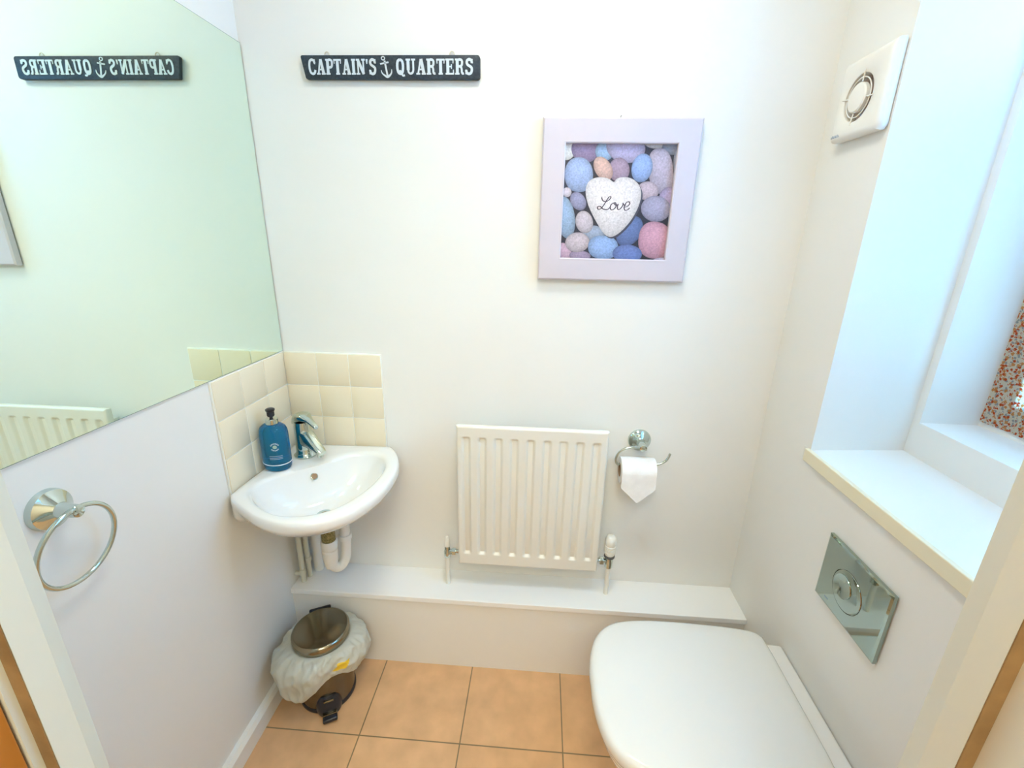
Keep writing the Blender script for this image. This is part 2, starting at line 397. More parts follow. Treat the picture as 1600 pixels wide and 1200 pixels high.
MB().lathe([(.0085, -.010), (.0095, -.009), (.0095, .004)], ae, seg=24).build('aerator', M_chrome, tp)
sweep_rect([(-.025, 0.112, .018, .014), (-.014, 0.121, .022, .018), (.004, 0.126, .0225, .016), (.020, 0.128, .019, .010), (.040, 0.124, .011, .0050), (.060, 0.115, .0082, .0042), (.072, 0.109, .007, .0040), (.075, 0.107, .004, .002)], 0, 0).build('lever', M_chrome, tp)

# ------------------------------------------------------------------ soap bottle
bo = Vector((-.7405, 1.120, .7660)); sb = thing('soap_bottle', 'blue liquid soap pump bottle with chrome collar beside the tap', 'bottle', bo)
prof = [(.030, 0), (.034, .0015), (.0365, .006), (.0375, .014), (.0378, .04), (.0378, .105), (.0365, .117), (.0325, .126), (.025, .132), (.0155, .135)]
def elong(mb):   # bottle is a little wider than deep, its broad side faces the room
    a = radians(-20)
    out = []
    for x, y, z in mb.v:
        dx, dy = x-bo.x, y-bo.y; u_ = dx*cos(a)+dy*sin(a); v_ = -dx*sin(a)+dy*cos(a)
        u_ *= 1.10; v_ *= .92; out.append((bo.x+u_*cos(a)-v_*sin(a), bo.y+u_*sin(a)+v_*cos(a), z))
    mb.v = out; return mb
elong(MB().lathe(prof, bo, seg=56)).build('liquid_body', M_soap, sb)
elong(MB().lathe([(.0382, .020), (.0384, .0205), (.0384, .0225), (.0382, .023)], bo, seg=56, cap0=False, cap1=False)).build('printed_band', M_print, sb)
MB().lathe([(.0150, .1350), (.0165, .136), (.0165, .149), (.0150, .151)], bo, seg=32).build('collar', M_chrome, sb)
pm = MB().lathe([(.0045, .150), (.0045, .155), (.0085, .157), (.0100, .160), (.0098, .171), (.0122, .174), (.0122, .178), (.009, .180)], bo, seg=28)
pm.build('pump_head', M_black, sb)
# badge, arcs of tiny characters and two fine rules, on the side that faces the room
face_dir = Vector((.42, -.91, 0)).normalized(); fr = Vector((face_dir.y, -face_dir.x, 0))*-1
def onb(u_, z_, off=.0006):
    """point on the bottle surface, u_ metres round from the label centre, z_ above base"""
    a0 = math.atan2(face_dir.y, face_dir.x); a = a0+u_/.0385
    m_ = MB(); m_.v = [(bo.x+(.0378+off)*cos(a), bo.y+(.0378+off)*sin(a), bo.z+z_)]; return elong(m_).v[0]
def strip(mb, p, q, w_, off=.0006, n_=1):
    dx, dz = q[0]-p[0], q[1]-p[1]; L_ = sqrt(dx*dx+dz*dz) or 1; nx, nz_ = -dz/L_*w_/2, dx/L_*w_/2
    vs = []; fs = []
    for i in range(n_+1):
        t = i/n_; x, z = p[0]+dx*t, p[1]+dz*t
        vs += [onb(x+nx, z+nz_, off), onb(x-nx, z-nz_, off)]
        if i: k = 2*i; fs.append((k-2, k-1, k+1, k))
    mb.add(vs, fs)
pr = MB()
for arc, sgn in ((range(6), 1), (range(5), -1)):
    nA = len(arc)
    for i in arc:
        a = radians(90*sgn+(i-(nA-1)/2)*-24*sgn); c0 = (.0105*cos(a), .078+.0105*sin(a)); rd = (cos(a), sin(a)); tg = (-sin(a), cos(a))
        h = .0019; g_ = .0010
        strip(pr, (c0[0]-rd[0]*h-tg[0]*g_, c0[1]-rd[1]*h-tg[1]*g_), (c0[0]+rd[0]*h-tg[0]*g_, c0[1]+rd[1]*h-tg[1]*g_), .0009)
        strip(pr, (c0[0]-rd[0]*h+tg[0]*g_, c0[1]-rd[1]*h+tg[1]*g_), (c0[0]+rd[0]*h+tg[0]*g_, c0[1]+rd[1]*h+tg[1]*g_), .0009)
        if i % 2: strip(pr, (c0[0]-tg[0]*g_, c0[1]-tg[1]*g_), (c0[0]+tg[0]*g_, c0[1]+tg[1]*g_), .0008)
for z in (.050, .045, .041): strip(pr, (-.017, z), (.017, z), .0007, n_=14)
pr.build('label_print', M_print, sb, smooth=0)
bd = MB(); vs = [onb(0, .078, .0007)]+[onb(.0055*cos(2*pi*i/20), .078+.0055*sin(2*pi*i/20), .0007) for i in range(20)]
bd.add(vs, [(0, i+1, (i+1) % 20+1) for i in range(20)]).build('badge', M_badge, sb, smooth=0)

# ------------------------------------------------------------------ waste and supply pipes under the basin
wp = thing('waste_trap', 'white plastic trap and waste pipe under the basin', 'pipe', (-.66, 1.17, .288))
MB().lathe([(.0205, .0), (.0205, .105), (.016, .108)], (-.634, 1.150, .494), (0, 0, 1), 32).build('brass_nut', M_brass, wp)
MB().lathe([(.0235, -.026), (.0245, -.022), (.0250, .0), (.0225, .004), (.0205, .004)], (-.634, 1.150, .496), (0, 0, 1), 32, True, False).build('collar', M_pvc, wp)
MB().tube([(-.634, 1.150, .492), (-.634, 1.150, .47), (-.635, 1.150, .440), (-.635, 1.152, .412), (-.626, 1.160, .390), (-.614, 1.172, .388), (-.603, 1.183, .412), (-.600, 1.188, .455), (-.600, 1.190, .53), (-.602, 1.192, .575), (-.615, 1.20, .602), (-.655, 1.225, .610), (-.710, 1.25, .608), (-.736, 1.258, .590), (-.742, 1.260, .55), (-.7425, 1.262, .46), (-.743, 1.262, .29)], .0165, 20, 5).build('trap_pipe', M_pvc, wp)
MB().lathe([(.0195, 0), (.0205, .002), (.0205, .016), (.0195, .018)], (-.600, 1.189, .478), (0, 0, 1), 28).build('union_nut', M_pvc, wp)
MB().lathe([(.0185, 0), (.0195, .006), (.0235, .035), (.0240, .062), (.021, .066)], (-.635, 1.150, .402), (0, 0, 1), 28).build('trap_cup', M_pvc, wp)
sp = thing('supply_pipe', 'thin painted water pipe with side branch, nearest the left wall under basin', 'pipe', (-.766, 1.200, .288), 'water pipes under the basin')
MB().tube([(-.766, 1.200, .288), (-.766, 1.200, .64)], .0085, 16).build('riser', M_pipe, sp)
MB().tube([(XL, 1.202, .318), (-.766, 1.200, .318)], .0075, 16).lathe([(.0105, 0), (.0105, .02)], (-.766, 1.200, .318), (0, 0, 1), 20).build('branch', M_pipe, sp)
sp = thing('supply_pipe', 'thin painted water pipe standing between branch pipe and thick waste pipe', 'pipe', (-.757, 1.214, .288), 'water pipes under the basin')
MB().tube([(-.7570, 1.226, .288), (-.7570, 1.224, .40), (-.752, 1.214, .61)], .0080, 16).build('riser', M_pipe, sp)
MB().lathe([(.0105, 0), (.0112, .002), (.0112, .014), (.0105, .016)], (-.7570, 1.225, .352), (0, 0, 1), 20).build('coupling', M_pipe, sp)

# ------------------------------------------------------------------ radiator
ra = thing('radiator', 'white nine-channel panel radiator on the back wall above the ledge', 'radiator', (-.013, 1.25, .385))
x0, x1, z0, z1, yf = -.2385, .2135, .386, .879, 1.214
nx, nz = 220, 60
def depth(x, z):
    # pressed vertical channels, deeper than the face between them
    d_ = 0; pch = .0485; cx0 = (x0+x1)/2-4*pch-.002
    tz = min((z-(z0+.040))/.012, ((z1-.034)-z)/.012)
    if tz > 0:
        for k in range(9):
            q = 1-abs(x-(cx0+k*pch))/.0150
            if q > 0:
                s1 = min(1, q*1.45); s1 = s1*s1*(3-2*s1); s2 = min(1, tz); s2 = s2*s2*(3-2*s2)
                d_ = max(d_, .0085*s1*s2)
    ed = min(x-x0, x1-x, z-z0, z1-z)
    r_ = .008
    if ed < r_: d_ += r_-sqrt(max(0, r_*r_-(r_-ed)**2))
    return d_
zz = sorted(set([round(z0+(z1-z0)*i/nz, 5) for i in range(nz+1)]+[z0+.040+.002*i for i in range(8)]+[z1-.034-.002*i for i in range(8)]+[z0+.001*i for i in range(9)]+[z1-.001*i for i in range(9)]))
xx = sorted(set([round(x0+(x1-x0)*i/nx, 5) for i in range(nx+1)]+[x0+.001*i for i in range(9)]+[x1-.001*i for i in range(9)]))
A = len(xx); vs = [(x, yf+depth(x, z), z) for z in zz for x in xx]; fs = [(j*A+i, j*A+i+1, (j+1)*A+i+1, (j+1)*A+i) for j in range(len(zz)-1) for i in range(A-1)]
pan = MB().add(vs, fs); pan.build('front_panel', M_rad, ra, smooth=50)
MB().box(x0+.001, x1-.001, yf+.0075, yf+.022, z0+.002, z1-.002, .003).build('rear_panel', M_rad, ra)
for xa in (x0+.05, x1-.075): MB().box(xa, xa+.025, yf+.02, YB-.001, z0+.06, z1-.06).build('wall_bracket', M_rad, ra)
# lockshield valve, left
vl = MB().lathe([(.0075, 0), (.009, .003), (.009, .014), (.0075, .016)], (-.2785, 1.235, .412), (1, 0, 0), 20)
vl.tube([(-.2785, 1.235, .418), (-.237, 1.235, .418)], .0075, 16); vl.lathe([(.0085, -.022), (.011, -.018), (.011, .0), (.009, .004), (.0085, .022)], (-.2785, 1.235, .418), (0, 0, 1), 20)
vl.lathe([(.0125, 0), (.0125, .012)], (-.262, 1.235, .418), (1, 0, 0), 6); v1 = vl.build('lockshield_valve', M_chrome, ra)
MB().lathe([(.0095, 0), (.0100, .012), (.007, .032), (.0045, .036)], (-.2785, 1.235, .438), (0, 0, 1), 24).build('valve_cap', M_pvc, v1)
MB().tube([(-.2785, 1.235, .288), (-.2785, 1.235, .400)], .0075, 16).build('tail_pipe', M_pvc, ra)
# thermostatic valve, right
vr = MB().tube([(.212, 1.235, .418), (.252, 1.235, .418)], .0080, 16).lathe([(.0135, 0), (.0135, .012)], (.222, 1.235, .418), (1, 0, 0), 6)
vr.lathe([(.009, -.026), (.0125, -.022), (.0125, .002), (.010, .012), (.0115, .018)], (.252, 1.235, .418), (0, 0, 1), 24); v2 = vr.build('thermostatic_valve', M_chrome, ra)
MB().lathe([(.0165, 0), (.0175, .002), (.0165, .009)], (.252, 1.235, .434), (0, 0, 1), 24).build('valve_ring', M_grey, v2)
pf = [(.0150, 0), (.0168, .004)]
for i in range(5): pf += [(.0166, .010+i*.0055), (.0190, .0110+i*.0055), (.0190, .0142+i*.0055), (.0166, .0150+i*.0055)]
pf += [(.0178, .042), (.0182, .050), (.0172, .060), (.0135, .068), (.007, .072)]
MB().lathe(pf, (.252, 1.235, .443), (0, 0, 1), 32).build('valve_head', M_pvc, v2)
MB().tube([(.252, 1.235, .288), (.252, 1.235, .400)], .0078, 16).build('tail_pipe', M_pvc, ra)

# ------------------------------------------------------------------ toilet roll holder and roll
th = thing('toilet_roll_holder', 'chrome wall holder with open curved arm, right of the radiator', 'toilet roll holder', (.320, YB, .822))
MB().lathe([(.0350, 0), (.0350, .004), (.0325, .009), (.022, .015), (.0135, .024), (.0115, .040), (.0115, .060), (.0105, .064), (.006, .066)], (.320, YB, .822), (0, -1, 0), 44).build('wall_rose', M_chrome, th)
ya = 1.240
MB().tube([(.312, ya, .825), (.292, ya, .824), (.270, ya, .819), (.252, ya, .806), (.243, ya, .787), (.2455, ya, .770), (.256, ya, .7640), (.285, ya, .7625), (.330, ya, .7640), (.362, ya, .769), (.385, ya, .779), (.396, ya, .793), (.400, ya, .808)], .0036, 14, 7).build('arm', M_chrome, th)
ro = thing('toilet_roll', 'white toilet roll with its end folded to a point, on the chrome holder', 'toilet roll', (.308, ya, .745))
c0 = Vector((.308, ya, .7475)); rr = .040; wd = .051
MB().lathe([(.0205, -wd), (rr, -wd), (rr+.0008, -wd+.002), (rr+.0008, wd-.002), (rr, wd), (.0205, wd), (.0205, -wd)], c0, (1, 0, 0), 56, False, False).build('paper', M_paper, ro)
MB().lathe([(.0195, -wd-.0006), (.0206, -wd-.0006), (.0206, wd+.0006), (.0195, wd+.0006), (.0195, -wd-.0006)], c0, (1, 0, 0), 40, False, False).build('core', M_card, ro)
# hanging tail: follows the roll then hangs, folded to a point
rows = []
for t in range(12):
    a = radians(70-t*6.4); rows.append((c0.y-(rr+.0022)*cos(a), c0.z+(rr+.0022)*sin(a), wd-.001))
yt = rows[-1][0]
for z, hw in [(.735, wd-.001), (.722, wd-.0005), (.7095, wd), (.708, wd-.002), (.691, .0315), (.676, .0160), (.6630, .0025)]:
    rows.append((yt-.0005-.02*(.735-z), z, hw))
R_ = []
for off in (0, .0014):
    for y, z, hw in rows: R_.append([(c0.x-hw+2*hw*i/8, y-off-.0006*sin(i*.8), z) for i in range(9)])
fs = []; vs = [p for r in R_ for p in r]; k = len(rows)
for s_ in (0, 1):
    for j in range(k-1):
        for i in range(8): a = (s_*k+j)*9+i; fs.append((a, a+1, a+10, a+9))
for j in range(k-1):
    for i in (0, 8): a = j*9+i; fs.append((a, a+9, a+9+9*k, a+9*k))
for j in (0, k-1):
    for i in range(8): a = j*9+i; fs.append((a, a+1, a+1+9*k, a+9*k))
MB().add(vs, fs).build('folded_end', M_paper, ro, smooth=60)

# ------------------------------------------------------------------ towel ring
tr_ = thing('towel_ring', 'chrome towel ring on the left wall below the mirror', 'towel ring', (XL, .585, .971))
MB().lathe([(.0345, 0), (.0345, .004), (.0325, .010), (.024, .016), (.0135, .025), (.0110, .045), (.0110, .050), (.0100, .055), (.005, .057)], (XL, .585, .971), (1, 0, 0), 44).build('wall_rose', M_chrome, tr_)
MB().tube([(-.741-.012*(1-cos(2*pi*i/48)), .5815+.0655*sin(2*pi*i/48), .907+.0690*cos(2*pi*i/48)) for i in range(48)], .0042, 14, closed=True).build('ring', M_chrome, tr_)

# ------------------------------------------------------------------ picture
pc = thing('framed_picture', 'square lilac-grey framed picture of pebbles and a heart stone', 'picture', (.184, YB, 1.302))
X0, X1, Z0, Z1 = -.0135, .3815, 1.3025, 1.6995; ix0, ix1, iz0, iz1 = .0465, .3255, 1.3610, 1.6415
def rect(x0, x1, z0, z1, y): return [(x0, y, z0), (x1, y, z0), (x1, y, z1), (x0, y, z1)]
fr_ = [rect(X0+.004, X1-.004, Z0+.004, Z1-.004, YB-.001), rect(X0, X1, Z0, Z1, YB-.006), rect(X0, X1, Z0, Z1, YB-.020), rect(X0+.004, X1-.004, Z0+.004, Z1-.004, YB-.024), rect(X0+.012, X1-.012, Z0+.012, Z1-.012, YB-.0255),
       rect(ix0-.006, ix1+.006, iz0-.006, iz1+.006, YB-.0255), rect(ix0-.003, ix1+.003, iz0-.003, iz1+.003, YB-.0265), rect(ix0, ix1, iz0, iz1, YB-.0250), rect(ix0, ix1, iz0, iz1, YB-.012), rect(X0+.02, X1-.02, Z0+.02, Z1-.02, YB-.012), rect(X0+.004, X1-.004, Z0+.004, Z1-.004, YB-.001)]
MB().rings(fr_).build('frame', M_frame, pc, smooth=20)
MB().tube([(.181, YB, 1.7050), (.181, YB-.010, 1.7062)], .0012, 8).build('nail', M_nail, pc)
pv = []; pf_ = []; pcol = []
def srgb(c):
    g_ = sum(c)/3; c = [x*.80+g_*.20 for x in c]
    return tuple(((x/255)/12.92 if x/255 <= .04045 else ((x/255+.055)/1.055)**2.4) for x in c)
lay = [0]
def q2w(cx, cy):
    v = (cy-245)/702; u_ = (cx-(250-37*v))/((930-250)+(-85+37)*v)
    u_ = min(max(u_, 0), 1); v = min(max(v, 0), 1)
    return ix0+(ix1-ix0)*u_, iz1-(iz1-iz0)*v
def addpoly(outline, cx, cy, col, dark=.55, light=1.12, lx=.12, ly=-.18, steps=(1, .93, .8, .55, .25, 0)):
    lay[0] += 1; y = YB-.0128-.00002*lay[0]; base = len(pv); k = len(outline); c_l = srgb(col)
    for si, s_ in enumerate(steps):
        t = 1-s_
        f_ = dark+(1-dark)*min(1, t*2.6)**.6 if t < .45 else 1+(light-1)*(t-.45)/.55
        w_ = max(abs(p[0]-cx) for p in outline); h_ = max(abs(p[1]-cy) for p in outline)
        for p in outline:
            px = cx+(p[0]-cx)*s_+w_*lx*t; py = cy+(p[1]-cy)*s_+h_*ly*t
            x, z = q2w(px, py); pv.append((x, y, z))
            g = 1-.14*((p[1]-cy)*s_/h_)-.03*((p[0]-cx)*s_/w_)
            pcol.append((*[min(1, c*f_*g) for c in c_l], 1))
        if si:
            for i in range(k):
                a = base+(si-1)*k+i; b2 = base+(si-1)*k+(i+1) % k; pf_.append((a, b2, b2+k, a+k))
def ell(cx, cy, rx, ry, ang, col, pw=2.0, **kw):
    out = []; a0 = radians(ang)
    for i in range(44):
        t = 2*pi*i/44; x = abs(cos(t))**(2/pw)*(1 if cos(t) > 0 else -1)*rx; y = abs(sin(t))**(2/pw)*(1 if sin(t) > 0 else -1)*ry
        out.append((cx+x*cos(a0)-y*sin(a0), cy+x*sin(a0)+y*cos(a0)))
    addpoly(out, cx, cy, col, **kw)
addpoly([(150, 200), (1000, 200), (1000, 1000), (150, 1000)], 580, 590, (44, 46, 70), dark=1, light=1, steps=(1, 0))
P_ = [(262, 275, 52, 68, 20, (236, 236, 236)), (370, 275, 86, 80, 0, (150, 128, 178)), (487, 288, 56, 56, 30, (150, 186, 230)), (618, 262, 120, 92, 8, (188, 178, 226)), (800, 232, 72, 38, 0, (216, 206, 208)),
      (895, 262, 55, 42, 10, (140, 146, 170)), (578, 395, 64, 72, 0, (172, 146, 176)), (832, 400, 76, 134, -6, (190, 176, 200), 2.5), (928, 335, 20, 72, 5, (150, 158, 186)), (330, 427, 88, 104, 0, (158, 184, 238), 2.2),
      (480, 388, 52, 76, -32, (226, 180, 168)), (717, 382, 63, 86, 16, (146, 178, 242)), (257, 532, 28, 30, 0, (216, 204, 218)), (326, 586, 46, 60, -32, (152, 152, 194)), (752, 518, 66, 58, 0, (198, 176, 192)),
      (880, 560, 60, 70, 20, (172, 152, 194)), (800, 625, 90, 80, 0, (166, 160, 194)), (248, 690, 58, 132, -6, (150, 182, 220)), (420, 785, 70, 50, 0, (152, 168, 198)), (363, 715, 54, 71, -10, (206, 194, 206)),
      (640, 768, 70, 106, 33, (92, 118, 184)), (792, 822, 98, 118, 6, (212, 150, 176), 2.4), (240, 905, 42, 58, -25, (202, 164, 190)), (335, 932, 66, 34, 0, (160, 140, 174)), (320, 845, 76, 64, -14, (202, 186, 196)),
      (478, 874, 93, 77, 0, (140, 176, 234), 2.3), (625, 912, 90, 60, 0, (100, 126, 200)), (828, 962, 62, 30, -8, (184, 174, 206))]
for e in P_: ell(*e[:6], pw=(e[6] if len(e) > 6 else 2.0))
heart = [(545, 466), (562, 448), (590, 438), (630, 438), (668, 452), (698, 482), (712, 522), (708, 570), (690, 625), (655, 690), (612, 745), (570, 785), (535, 804), (508, 803), (480, 782), (450, 735), (420, 680), (392, 620), (376, 565), (372, 520), (382, 480), (405, 455), (440, 441), (480, 440), (515, 448)]
hp = catmull([Vector((x, y, 0)) for x, y in heart], 4, True)
addpoly([(p.x+8, p.y+10) for p in hp], 545, 600, (70, 72, 98), dark=1, light=1, steps=(1, 0))
addpoly([(p.x, p.y) for p in hp], 540, 600, (238, 230, 233), dark=.72, light=1.08)
def pen(pts, w_=7, col=(70, 55, 80)):
    P2 = catmull([Vector((x, y, 0)) for x, y in pts], 6); lay[0] += 1; y_ = YB-.0130-.00002*lay[0]; base = len(pv)
    for i, p in enumerate(P2):
        t = (P2[min(i+1, len(P2)-1)]-P2[max(i-1, 0)]).normalized(); nn = Vector((-t.y, t.x, 0))*w_/2*(.6+.4*abs(t.x*.3+t.y*.9))
        for sg in (1, -1):
            x, z = q2w(p.x+nn.x*sg, p.y+nn.y*sg); pv.append((x, y_, z)); pcol.append((*srgb(col), 1))
        if i: k = base+2*i; pf_.append((k-2, k-1, k+1, k))
pen([(470, 560), (478, 580), (500, 585), (522, 568), (527, 556), (515, 558), (500, 580), (480, 612), (462, 632), (446, 632), (446, 618), (462, 616), (480, 632), (505, 634), (520, 622)])
pen([(548, 592), (532, 600), (522, 620), (530, 636), (548, 628), (560, 608), (554, 592), (546, 594), (556, 606), (572, 602)])
pen([(572, 598), (566, 618), (572, 634), (590, 622), (602, 600), (600, 592), (606, 604), (618, 606)])
pen([(608, 618), (628, 612), (642, 596), (636, 584), (620, 592), (608, 616), (612, 636), (628, 634), (642, 622)])
me = bpy.data.meshes.new('print'); org = pc.location
me.from_pydata([(x-org[0], y-org[1], z-org[2]) for x, y, z in pv], [], pf_)
ca = me.color_attributes.new('Col', 'FLOAT_COLOR', 'POINT')
for i, c in enumerate(pcol): ca.data[i].color = c
me.materials.append(M_print_art); po = bpy.data.objects.new('print', me); COL.objects.link(po); po.parent = pc

# ------------------------------------------------------------------ hanging sign
sg = thing('wooden_sign', 'navy wooden sign reading CAPTAIN\'S QUARTERS high on the back wall', 'sign', (-.40, YB, 1.782))
sx0, sx1, sz0, sz1 = -.627, -.174, 1.7825, 1.8345; ys = YB-.014
pl = []
for cx, cz, a0 in ((sx1-.007, sz1-.007, 0), (sx0+.004, sz1-.004, 90), (sx0+.012, sz0+.005, 180), (sx1-.007, sz0+.007, 270)):
    r_ = .007 if a0 in (0, 270) else .0045
    for i in range(6): a = radians(a0+i*18); pl.append((cx+r_*cos(a), cz+r_*sin(a)))
MB().prism(pl, 'y', ys, YB-.003, .001).build('board', M_navy, sg)
for x in (-.563, -.245):
    MB().tube([(x+.006*cos(radians(a)), YB-.004, 1.838+.007*sin(radians(a))) for a in range(0, 181, 20)], .0012, 8).build('hanging_loop', M_string, sg)
# slab-serif capitals drawn as strokes on a 10 x 14 grid
def bar(p, q, w1, w2=None):
    return ('b', p, q, w1, w1 if w2 is None else w2)
def bowl_(pts, w_): return ('c', pts, w_)
ST, TH, SE = 3.0, 1.3, 1.5
G = {
 'T': (9, [bar((4.5, .2), (4.5, 13.8), ST), bar((.3, 13.2), (8.7, 13.2), SE), bar((2.3, .7), (6.7, .7), SE), bar((.7, 13.5), (.9, 9.8), 1.3, .8), bar((8.3, 13.5), (8.1, 9.8), 1.3, .8)]),
 'I': (5.2, [bar((2.6, .2), (2.6, 13.8), ST), bar((.3, 13.3), (4.9, 13.3), SE), bar((.3, .7), (4.9, .7), SE)]),
 'P': (9, [bar((2.6, .2), (2.6, 13.8), ST), bar((.2, 13.3), (5, 13.3), SE), bar((.3, .7), (5.0, .7), SE), bowl_([(4, 13.3), (6.4, 13.1), (7.6, 11.8), (7.7, 10), (7.4, 8.0), (6.2, 6.7), (4, 6.5)], 2.1)]),
 'R': (10, [bar((2.6, .2), (2.6, 13.8), ST), bar((.2, 13.3), (5, 13.3), SE), bar((.3, .7), (4.9, .7), SE), bowl_([(4, 13.3), (6.4, 13.1), (7.5, 11.9), (7.6, 10.4), (7.3, 8.7), (6.2, 7.5), (4, 7.3)], 2.1), bowl_([(5, 7.3), (6.6, 6.4), (7.2, 4.5), (7.3, 2.3), (8.0, .9), (9.4, 1.2)], 2.0)]),
 'A': (10.4, [bar((5.0, 13.8), (2.0, .4), 1.6), bar((5.4, 13.8), (8.2, .4), 3.0), bar((2.8, 4.6), (7.6, 4.6), TH), bar((.2, .7), (4.2, .7), SE), bar((5.8, .7), (10.2, .7), SE)]),
 'C': (9.6, [bowl_([(8.3, 10.2), (7.6, 12.4), (5.4, 13.4), (3.1, 12.2), (2.2, 9.2), (2.1, 7), (2.3, 4.5), (3.3, 1.9), (5.5, .7), (7.7, 1.6), (8.7, 4.2)], 2.2), bar((8.4, 13.8), (8.4, 9.4), 1.1)]),
 'N': (10.6, [bar((2.2, .4), (2.2, 13.8), 1.6), bar((8.4, .4), (8.4, 13.8), 1.6), bar((2.2, 13.4), (8.4, .6), 3.0), bar((.2, 13.3), (4, 13.3), SE), bar((.2, .7), (4.2, .7), SE), bar((6.4, 13.3), (10.4, 13.3), SE)]),
 "'": (3.0, [bar((1.5, 13.8), (1.5, 9.6), 2.2, 1.0)]),
 'S': (9, [bowl_([(7.3, 10.4), (6.6, 12.6), (4.4, 13.4), (2.4, 12.3), (2.1, 10.2), (3.1, 8.6), (5.2, 7.4), (7.0, 6.0), (7.2, 3.6), (6.2, 1.4), (4.2, .7), (2.2, 1.5), (1.3, 4.0)], 2.4), bar((7.6, 13.8), (7.6, 9.8), 1.1), bar((1.1, .3), (1.1, 4.4), 1.1)]),
 'Q': (10.4, [bowl_([(5, 13.3), (2.9, 12.2), (2.1, 9.5), (2.0, 7), (2.2, 4.4), (3.0, 1.9), (5, .8), (7.0, 1.9), (7.8, 4.4), (8.0, 7), (7.9, 9.5), (7.1, 12.2), (5, 13.3)], 2.4), bowl_([(3.8, 2.6), (5.2, 3.2), (6.3, 1.2), (7.6, -.9), (9.6, -.5)], 1.7)]),
 'U': (10.4, [bar((2.6, 13.8), (2.6, 4), 3.0), bowl_([(2.6, 5), (2.9, 2.3), (4.8, .9), (6.9, 1.7), (7.9, 4), (8.0, 8), (8.0, 13.6)], 1.9), bar((.2, 13.3), (5.0, 13.3), SE), bar((6.0, 13.3), (10.2, 13.3), SE)]),
 'E': (9.4, [bar((2.6, .2), (2.6, 13.8), ST), bar((.2, 13.3), (8.4, 13.3), SE), bar((.2, .7), (8.8, .7), SE), bar((8.1, 13.8), (8.0, 9.9), 1.3, .8), bar((8.4, .3), (8.3, 4.4), 1.3, .8), bar((3, 7.1), (6.4, 7.1), TH), bar((6.3, 9.2), (6.3, 5.0), 1.1)]),
}
def stroke(mb, P2, ws, y0, y1, fx):
    A_ = []; B_ = []
    for i, p in enumerate(P2):
        t = (P2[min(i+1, len(P2)-1)]-P2[max(i-1, 0)]).normalized(); nn = Vector((-t.y, t.x, 0))*ws[i]/2; A_.append(p+nn); B_.append(p-nn)
    ring_ = [fx(p) for p in A_]+[fx(p) for p in B_[::-1]]; k = len(P2)
    vs = [(x, y0, z) for x, z in ring_]+[(x, y1, z) for x, z in ring_]; n2 = 2*k; fs = []
    for i in range(k-1):
        q = (i, i+1, n2-2-i, n2-1-i); fs.append(q); fs.append(tuple(j+n2 for j in q[::-1]))
    for i in range(n2): fs.append((i, (i+1) % n2, (i+1) % n2+n2, i+n2))
    mb.add(vs, fs)
def word(mb, text, xa, xb, zb, zt, yfront, yback):
    tot = sum(G[c][0] for c in text)+.45*(len(text)-1); sx = (xb-xa)/tot; sz = (zt-zb)/14; cx = 0; kk = 0
    for ch in text:
        wd_, st = G[ch]
        for s_ in st:
            kk += 1; dy = .00001*(kk % 7)
            fx = lambda p, c=cx: (xa+(c+p.x)*sx, zb+p.y*sz)
            if s_[0] == 'b': stroke(mb, [Vector((*s_[1], 0)), Vector((*s_[2], 0))], [s_[3], s_[4]], yfront-dy, yback, fx)
            else:
                P2 = catmull([Vector((*p, 0)) for p in s_[1]], 5); stroke(mb, P2, [s_[2]]*len(P2), yfront-dy, yback, fx)
        cx += wd_+.45
for tx, xa, xb in (("CAPTAIN'S", -.611, -.434), ('QUARTERS', -.386, -.190)):
    lt = MB(); word(lt, tx, xa, xb, 1.7925, 1.8262, ys-.0012, ys+.0005); lt.build('lettering', M_sign, sg, smooth=0)
an = MB(); fx = lambda p: (-.4115+p.x*.00142, 1.8095+p.y*.00118)
def st2(pts, w_, n_=6):
    P2 = catmull([Vector((*p, 0)) for p in pts], n_); ws = w_ if isinstance(w_, list) else [w_]*len(P2)
    if isinstance(w_, list): ws = [w_[0]+(w_[1]-w_[0])*abs(2*i/(len(P2)-1)-1) for i in range(len(P2))]
    stroke(an, P2, ws, ys-.0012, ys+.0005, fx)
st2([(-1.0, 11), (3.2, -17)], 3.0, 1); st2([(-9, 5), (6, 8)], 2.8, 1)
st2([(-3.4+3.0*cos(radians(a)), 15.2+3.0*sin(radians(a))) for a in range(0, 361, 40)], 1.6)
st2([(-8, -6), (-6, -12), (-1, -16.5), (3, -18.5), (7, -16), (10.5, -11), (11, -5)], [4.4, .9])
an.build('anchor', M_sign, sg, smooth=0)

# ------------------------------------------------------------------ extractor fan
fa = thing('extractor_fan', 'white square extractor fan on the right wall beside the window', 'fan', (XR, 1.142, .225+CH))
fy0, fy1, fz0, fz1 = 1.064, 1.221, 1.632, 1.790; fxx = .655
cy, cz = 1.146, 1.708
